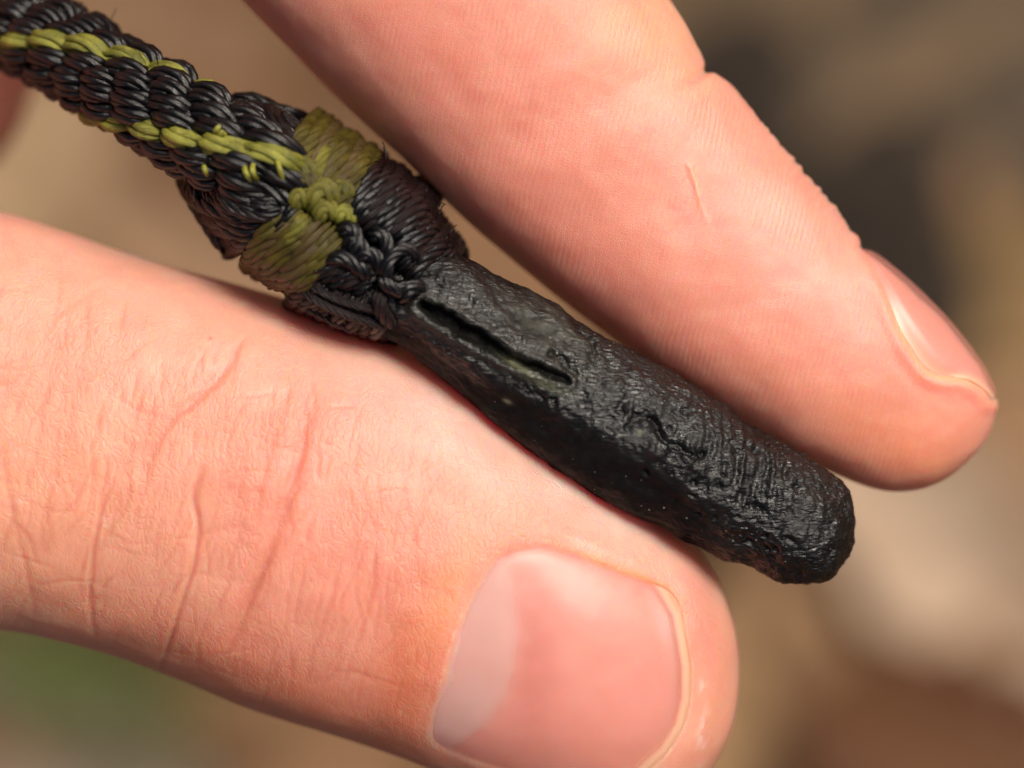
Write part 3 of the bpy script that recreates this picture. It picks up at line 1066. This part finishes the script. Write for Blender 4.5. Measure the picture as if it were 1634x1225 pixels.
cord_axis = np.array([tuple(P(x, y, z)) for x, y, z in [(-330, -160, -3.6), (-150, -70, -2.2), (0, 24, -.9), (100, 80, .1), (200, 140, .9), (300, 200, 1.5), (380, 246, 1.85), (440, 280, 1.95), (490, 312, 1.6)]])
cord = empty('braided_cord', P(300, 200, 1.2))
tag(cord, 'black and lime braided cord tied in a knot round the rod', 'cord')
CR = .70
ca = spline(cord_axis, 160)
ct, cn, cb = frames(ca)
cV, cF = tube_arrays(ca, np.full(160, CR * .80), 24)
cm = mesh('sheath', cV, cF)
set_vec(cm, 'fib', np.zeros((len(cV), 3)))
keep(link('sheath', cm, CORE), cord)
arc = np.r_[0, np.cumsum(np.linalg.norm(np.diff(ca, axis=0), axis=1))]
NS = 15
camdir = np.array([0, 0, 1.0])
i0_ = int(np.argmin(np.abs(to_px(ca)[:, 0] - 100)))
ref = camdir[None] - ct * (ct @ camdir)[:, None]
ref /= np.linalg.norm(ref, axis=1, keepdims=True)
sidev = np.cross(ct, ref)                  # towards the lower left flank
for k in range(NS):
    a = 2 * math.pi * k / NS + .17 - .59 * (arc - arc[i0_]) + .05 * np.sin(arc * 2.3 + k * 1.7)
    per = .66 * (1 + .05 * math.sin(k * 2.1))
    dipw = (.5 - .5 * np.cos(2 * math.pi * arc / per + k * 2.4 + .5 * np.sin(arc * 1.1 + k))) ** 2
    rr = CR * .92 - .17 * dipw + .03 * np.sin(arc * 1.9 + k * 1.1)
    c = ca + (ref * np.cos(a)[:, None] + sidev * np.sin(a)[:, None]) * rr[:, None]
    lime = k in (0, 5)
    o = link('strand', yarn_mesh('strand', c, .178, 2.6, 5, 6, True, 1.25, k * 1.3, swell=.66, ply=.42), YELLOW if lime else BLACK)
    keep(o, cord)
    if lime: o['label'] = 'lime strand winding round the cord'

# knot body
kU = [(300, 172), (345, 176), (420, 180), (510, 205), (590, 252), (655, 300), (690, 345), (722, 400), (715, 425)]
kD = [(285, 262), (305, 300), (350, 360), (400, 420), (460, 475), (540, 520), (620, 530), (680, 485), (715, 425)]
kg, kt, ka = loft(kD, kU, 90, 72, .80, 1.25, 2.1, None, 1.1)
kme = mesh('knot', kg.reshape(-1, 3), grid_faces(90, 72).tolist())
set_vec(kme, 'fib', np.zeros((90 * 72, 3)))
knot = keep(link('knot', kme, CORE), cord)
knot['label'] = 'bulky knot of olive and black wraps'
kbvh = BVHTree.FromPolygons([tuple(v) for v in kg.reshape(-1, 3).tolist()], grid_faces(90, 72).tolist())


def knot_z(x, y, default):
    o = Vector((0, 0, CAM_Z)); t_ = P(x, y, 0)
    h = kbvh.ray_cast(o, (t_ - o).normalized())
    return h[0].z if h[0] is not None else default


def yarn_on_knot(pts, ry, mat, lift=0.1, dive=(0.0, 0.0), pitch=None, plies=2, phase=0.0):
    pp_ = spline(pts, 12)
    zs = np.array([knot_z(x, y, .55) for x, y in pp_])
    zs = np.convolve(np.r_[zs[0], zs, zs[-1]], [.25, .5, .25], 'valid') + lift
    s = np.linspace(0, 1, 12)
    zs = zs - dive[0] * (1 - np.clip(s / .22, 0, 1)) ** 2 - dive[1] * np.clip((s - .78) / .22, 0, 1) ** 2
    path = [tuple(P(x, y, z)) for (x, y), z in zip(pp_, zs)]
    o = link('yarn', yarn_mesh('yarn', path, ry, pitch or ry * 9, 5, 6, True, 1.25, phase, ply=.43), mat)
    o.parent = knot
    o.matrix_parent_inverse.identity()
    return o


def band(A, B, n, ry, mats, lift=.1, dive=(0, 0), jit=2.5, plies=3):
    A, B = np.array(A, float), np.array(B, float)
    for k in range(n):
        f = k / max(1, n - 1)
        pts = A + (B - A) * f + rng.normal(0, jit, A.shape)
        m = mats[k % len(mats)]
        yarn_on_knot([tuple(p) for p in pts], ry * rng.uniform(.88, 1.12), m, lift + rng.uniform(-.03, .05), dive, None, plies, rng.uniform(0, 6))


# black loops behind the cord on the lower left flank
band([(291, 288), (318, 322), (372, 342), (440, 338)], [(362, 404), (376, 394), (398, 380), (424, 362)], 6, .155, [BLACK, PURPLE, BLACK], .05, (.5, .2))
band([(296, 300), (318, 345), (352, 385), (372, 405)], [(330, 300), (345, 335), (372, 372), (396, 392)], 3, .14, [BLACK], .0, (.2, .2))
# black loops over the top of the cord's end
band([(362, 172), (400, 162), (440, 172), (486, 190)], [(402, 236), (430, 216), (455, 226), (474, 262)], 5, .15, [BLACK, PURPLE], .12, (.4, .3))
# olive lobes
band([(462, 292), (470, 252), (484, 212), (512, 184)], [(548, 345), (572, 312), (592, 275), (606, 246)], 8, .165, [OLIVE, OLIVE, BROWN], .16, (.1, .6))
band([(452, 330), (432, 362), (408, 396), (394, 432)], [(540, 366), (524, 402), (500, 438), (470, 468)], 7, .165, [OLIVE, BROWN, OLIVE], .16, (.1, .6))
# lime bits crossing at the middle of the knot
for pts, m, ry in [([(458, 286), (470, 268), (488, 266), (502, 284)], LIME_OLIVE, .17), ([(474, 302), (480, 286), (492, 284), (500, 300)], OLIVE, .15),
                   ([(470, 330), (474, 312), (484, 308), (490, 326)], LIME_OLIVE, .14), ([(498, 330), (504, 306), (522, 300), (534, 322)], LIME_OLIVE, .18),
                   ([(508, 350), (514, 332), (526, 330), (532, 346)], LIME_OLIVE, .14), ([(540, 352), (544, 338), (556, 338), (562, 356)], YELLOW, .12),
                   ([(532, 306), (542, 296), (552, 300), (556, 316)], LIME_OLIVE, .14), ([(440, 256), (446, 272), (452, 288), (458, 306)], YELLOW, .11),
                   ([(500, 286), (508, 270), (514, 252), (526, 236)], LIME_OLIVE, .12), ([(486, 346), (478, 360), (466, 376), (450, 392)], LIME_OLIVE, .12)]:
    yarn_on_knot(pts, ry, m, .22, (.28, .28), None, 3, rng.uniform(0, 6))
band([(352, 296), (384, 312), (420, 316), (452, 306)], [(340, 318), (380, 336), (420, 340), (450, 330)], 4, .13, [BLACK], .22, (.3, .2))
# filling strands where the core would show
band([(436, 322), (446, 336), (440, 356), (424, 378)], [(470, 318), (462, 344), (450, 362), (436, 384)], 3, .13, [BLACK], .10, (.2, .2))
band([(492, 440), (520, 424), (546, 410), (566, 392)], [(560, 470), (580, 452), (600, 436), (622, 420)], 5, .14, [BLACK, PURPLE], .10, (.2, .2))
# black lobes round the rod
band([(560, 352), (578, 318), (596, 284), (614, 254)], [(640, 392), (668, 362), (688, 338), (700, 312)], 8, .155, [BLACK, BLACK, PURPLE], .25, (.2, .8))
band([(622, 418), (650, 384), (680, 356), (700, 344)], [(690, 470), (712, 446), (728, 420), (738, 400)], 7, .15, [BLACK, BLACK, PURPLE], .24, (.2, .8))
# brown-black weave on the underside towards the thumb
band([(496, 436), (486, 456), (472, 474), (457, 490)], [(640, 492), (634, 514), (630, 534), (622, 552)], 11, .135, [PURPLE, PURPLE, BLACK], .10, (.2, .5))
band([(470, 478), (520, 506), (575, 530), (636, 546)], [(492, 455), (540, 478), (590, 494), (640, 502)], 3, .075, [PURPLE], .26, (.1, .1), 1.0)
# dark middle: small tight loops
for pts in [[(540, 372), (560, 362), (570, 385), (560, 412)], [(556, 400), (562, 378), (576, 392), (590, 420)], [(566, 420), (584, 402), (602, 412), (612, 440)],
            [(520, 420), (545, 410), (570, 424), (590, 446)], [(590, 380), (606, 372), (618, 390), (612, 414)]]:
    yarn_on_knot(pts, .13, BLACK, .26, (.3, .3), None, 2, rng.uniform(0, 6))
yarn_on_knot([(622, 452), (616, 432), (624, 410), (642, 398), (660, 404), (662, 424)], .12, BLACK, .36, (.3, .3))
yarn_on_knot([(608, 440), (622, 458), (640, 462), (654, 452)], .12, BLACK, .36, (.3, .3))
yarn_on_knot([(608, 462), (606, 486), (618, 508), (640, 520)], .13, PURPLE, .30, (.3, .3))
yarn_on_knot([(640, 476), (652, 462), (668, 460), (676, 476)], .15, BLACK, .42, (.2, .2))
# fuzz: broken filaments standing off the cord and the knot
fz_v, fz_f = [], []
fr = random.Random(5)
for k in range(70):
    if k < 40:
        i = fr.randrange(40, 158); a = fr.uniform(-1.9, 1.9)
        dirv = ref[i] * math.cos(a) + sidev[i] * math.sin(a)
        p0 = ca[i] + dirv * CR * .98
    else:
        i = fr.randrange(5, 85); j = fr.randrange(0, 40)
        p0 = kg[i, j] * 1.0
        dirv = p0 - kg[i].mean(0); dirv = dirv / np.linalg.norm(dirv)
        p0 = p0 + dirv * .22
    d1 = np.array([fr.gauss(0, 1) for _ in range(3)])
    ln = fr.uniform(.06, .2)
    pts = np.array([p0 - dirv * .05, p0 + dirv * ln * .35 + d1 * ln * .2, p0 + dirv * ln * .5 + d1 * ln * .5])
    v, f = tube_arrays(spline(pts, 6), np.full(6, .008), 4)
    b = sum(len(x) for x in fz_v)
    fz_v.append(v); fz_f += [tuple(q_ + b for q_ in g) for g in f]
fzm = mesh('fuzz', np.vstack(fz_v), fz_f)
set_vec(fzm, 'fib', np.zeros((len(fzm.vertices), 3)))
fz = keep(link('fuzz', fzm, PURPLE), cord)
fz['kind'] = 'stuff'
# stray lime fibres on the black strands
for pts in [[(274, 206), (284, 200), (296, 191)], [(340, 215), (346, 206), (354, 198)], [(346, 219), (353, 211), (360, 216)], [(279, 245), (285, 252), (288, 262)],
            [(303, 258), (308, 268), (312, 280)], [(322, 258), (326, 268), (331, 281)], [(390, 262), (392, 275), (400, 288)], [(404, 260), (403, 274), (410, 286)], [(440, 250), (446, 268), (452, 290)]]:
    sp_ = spline(pts, 8)
    path = [tuple(P(x, y, 2.22 + .6 * sstep(290, 390, x) - .25 * abs(i - 3.5) / 3.5)) for i, (x, y) in enumerate(sp_)]
    fm = tube_mesh('loose_fibre', path, .045, 6)
    set_vec(fm, 'fib', np.zeros((len(fm.vertices), 3)))
    keep(link('loose_fibre', fm, YELLOW), cord)
for o in list(knot.children):
    o.location = (0, 0, 0)
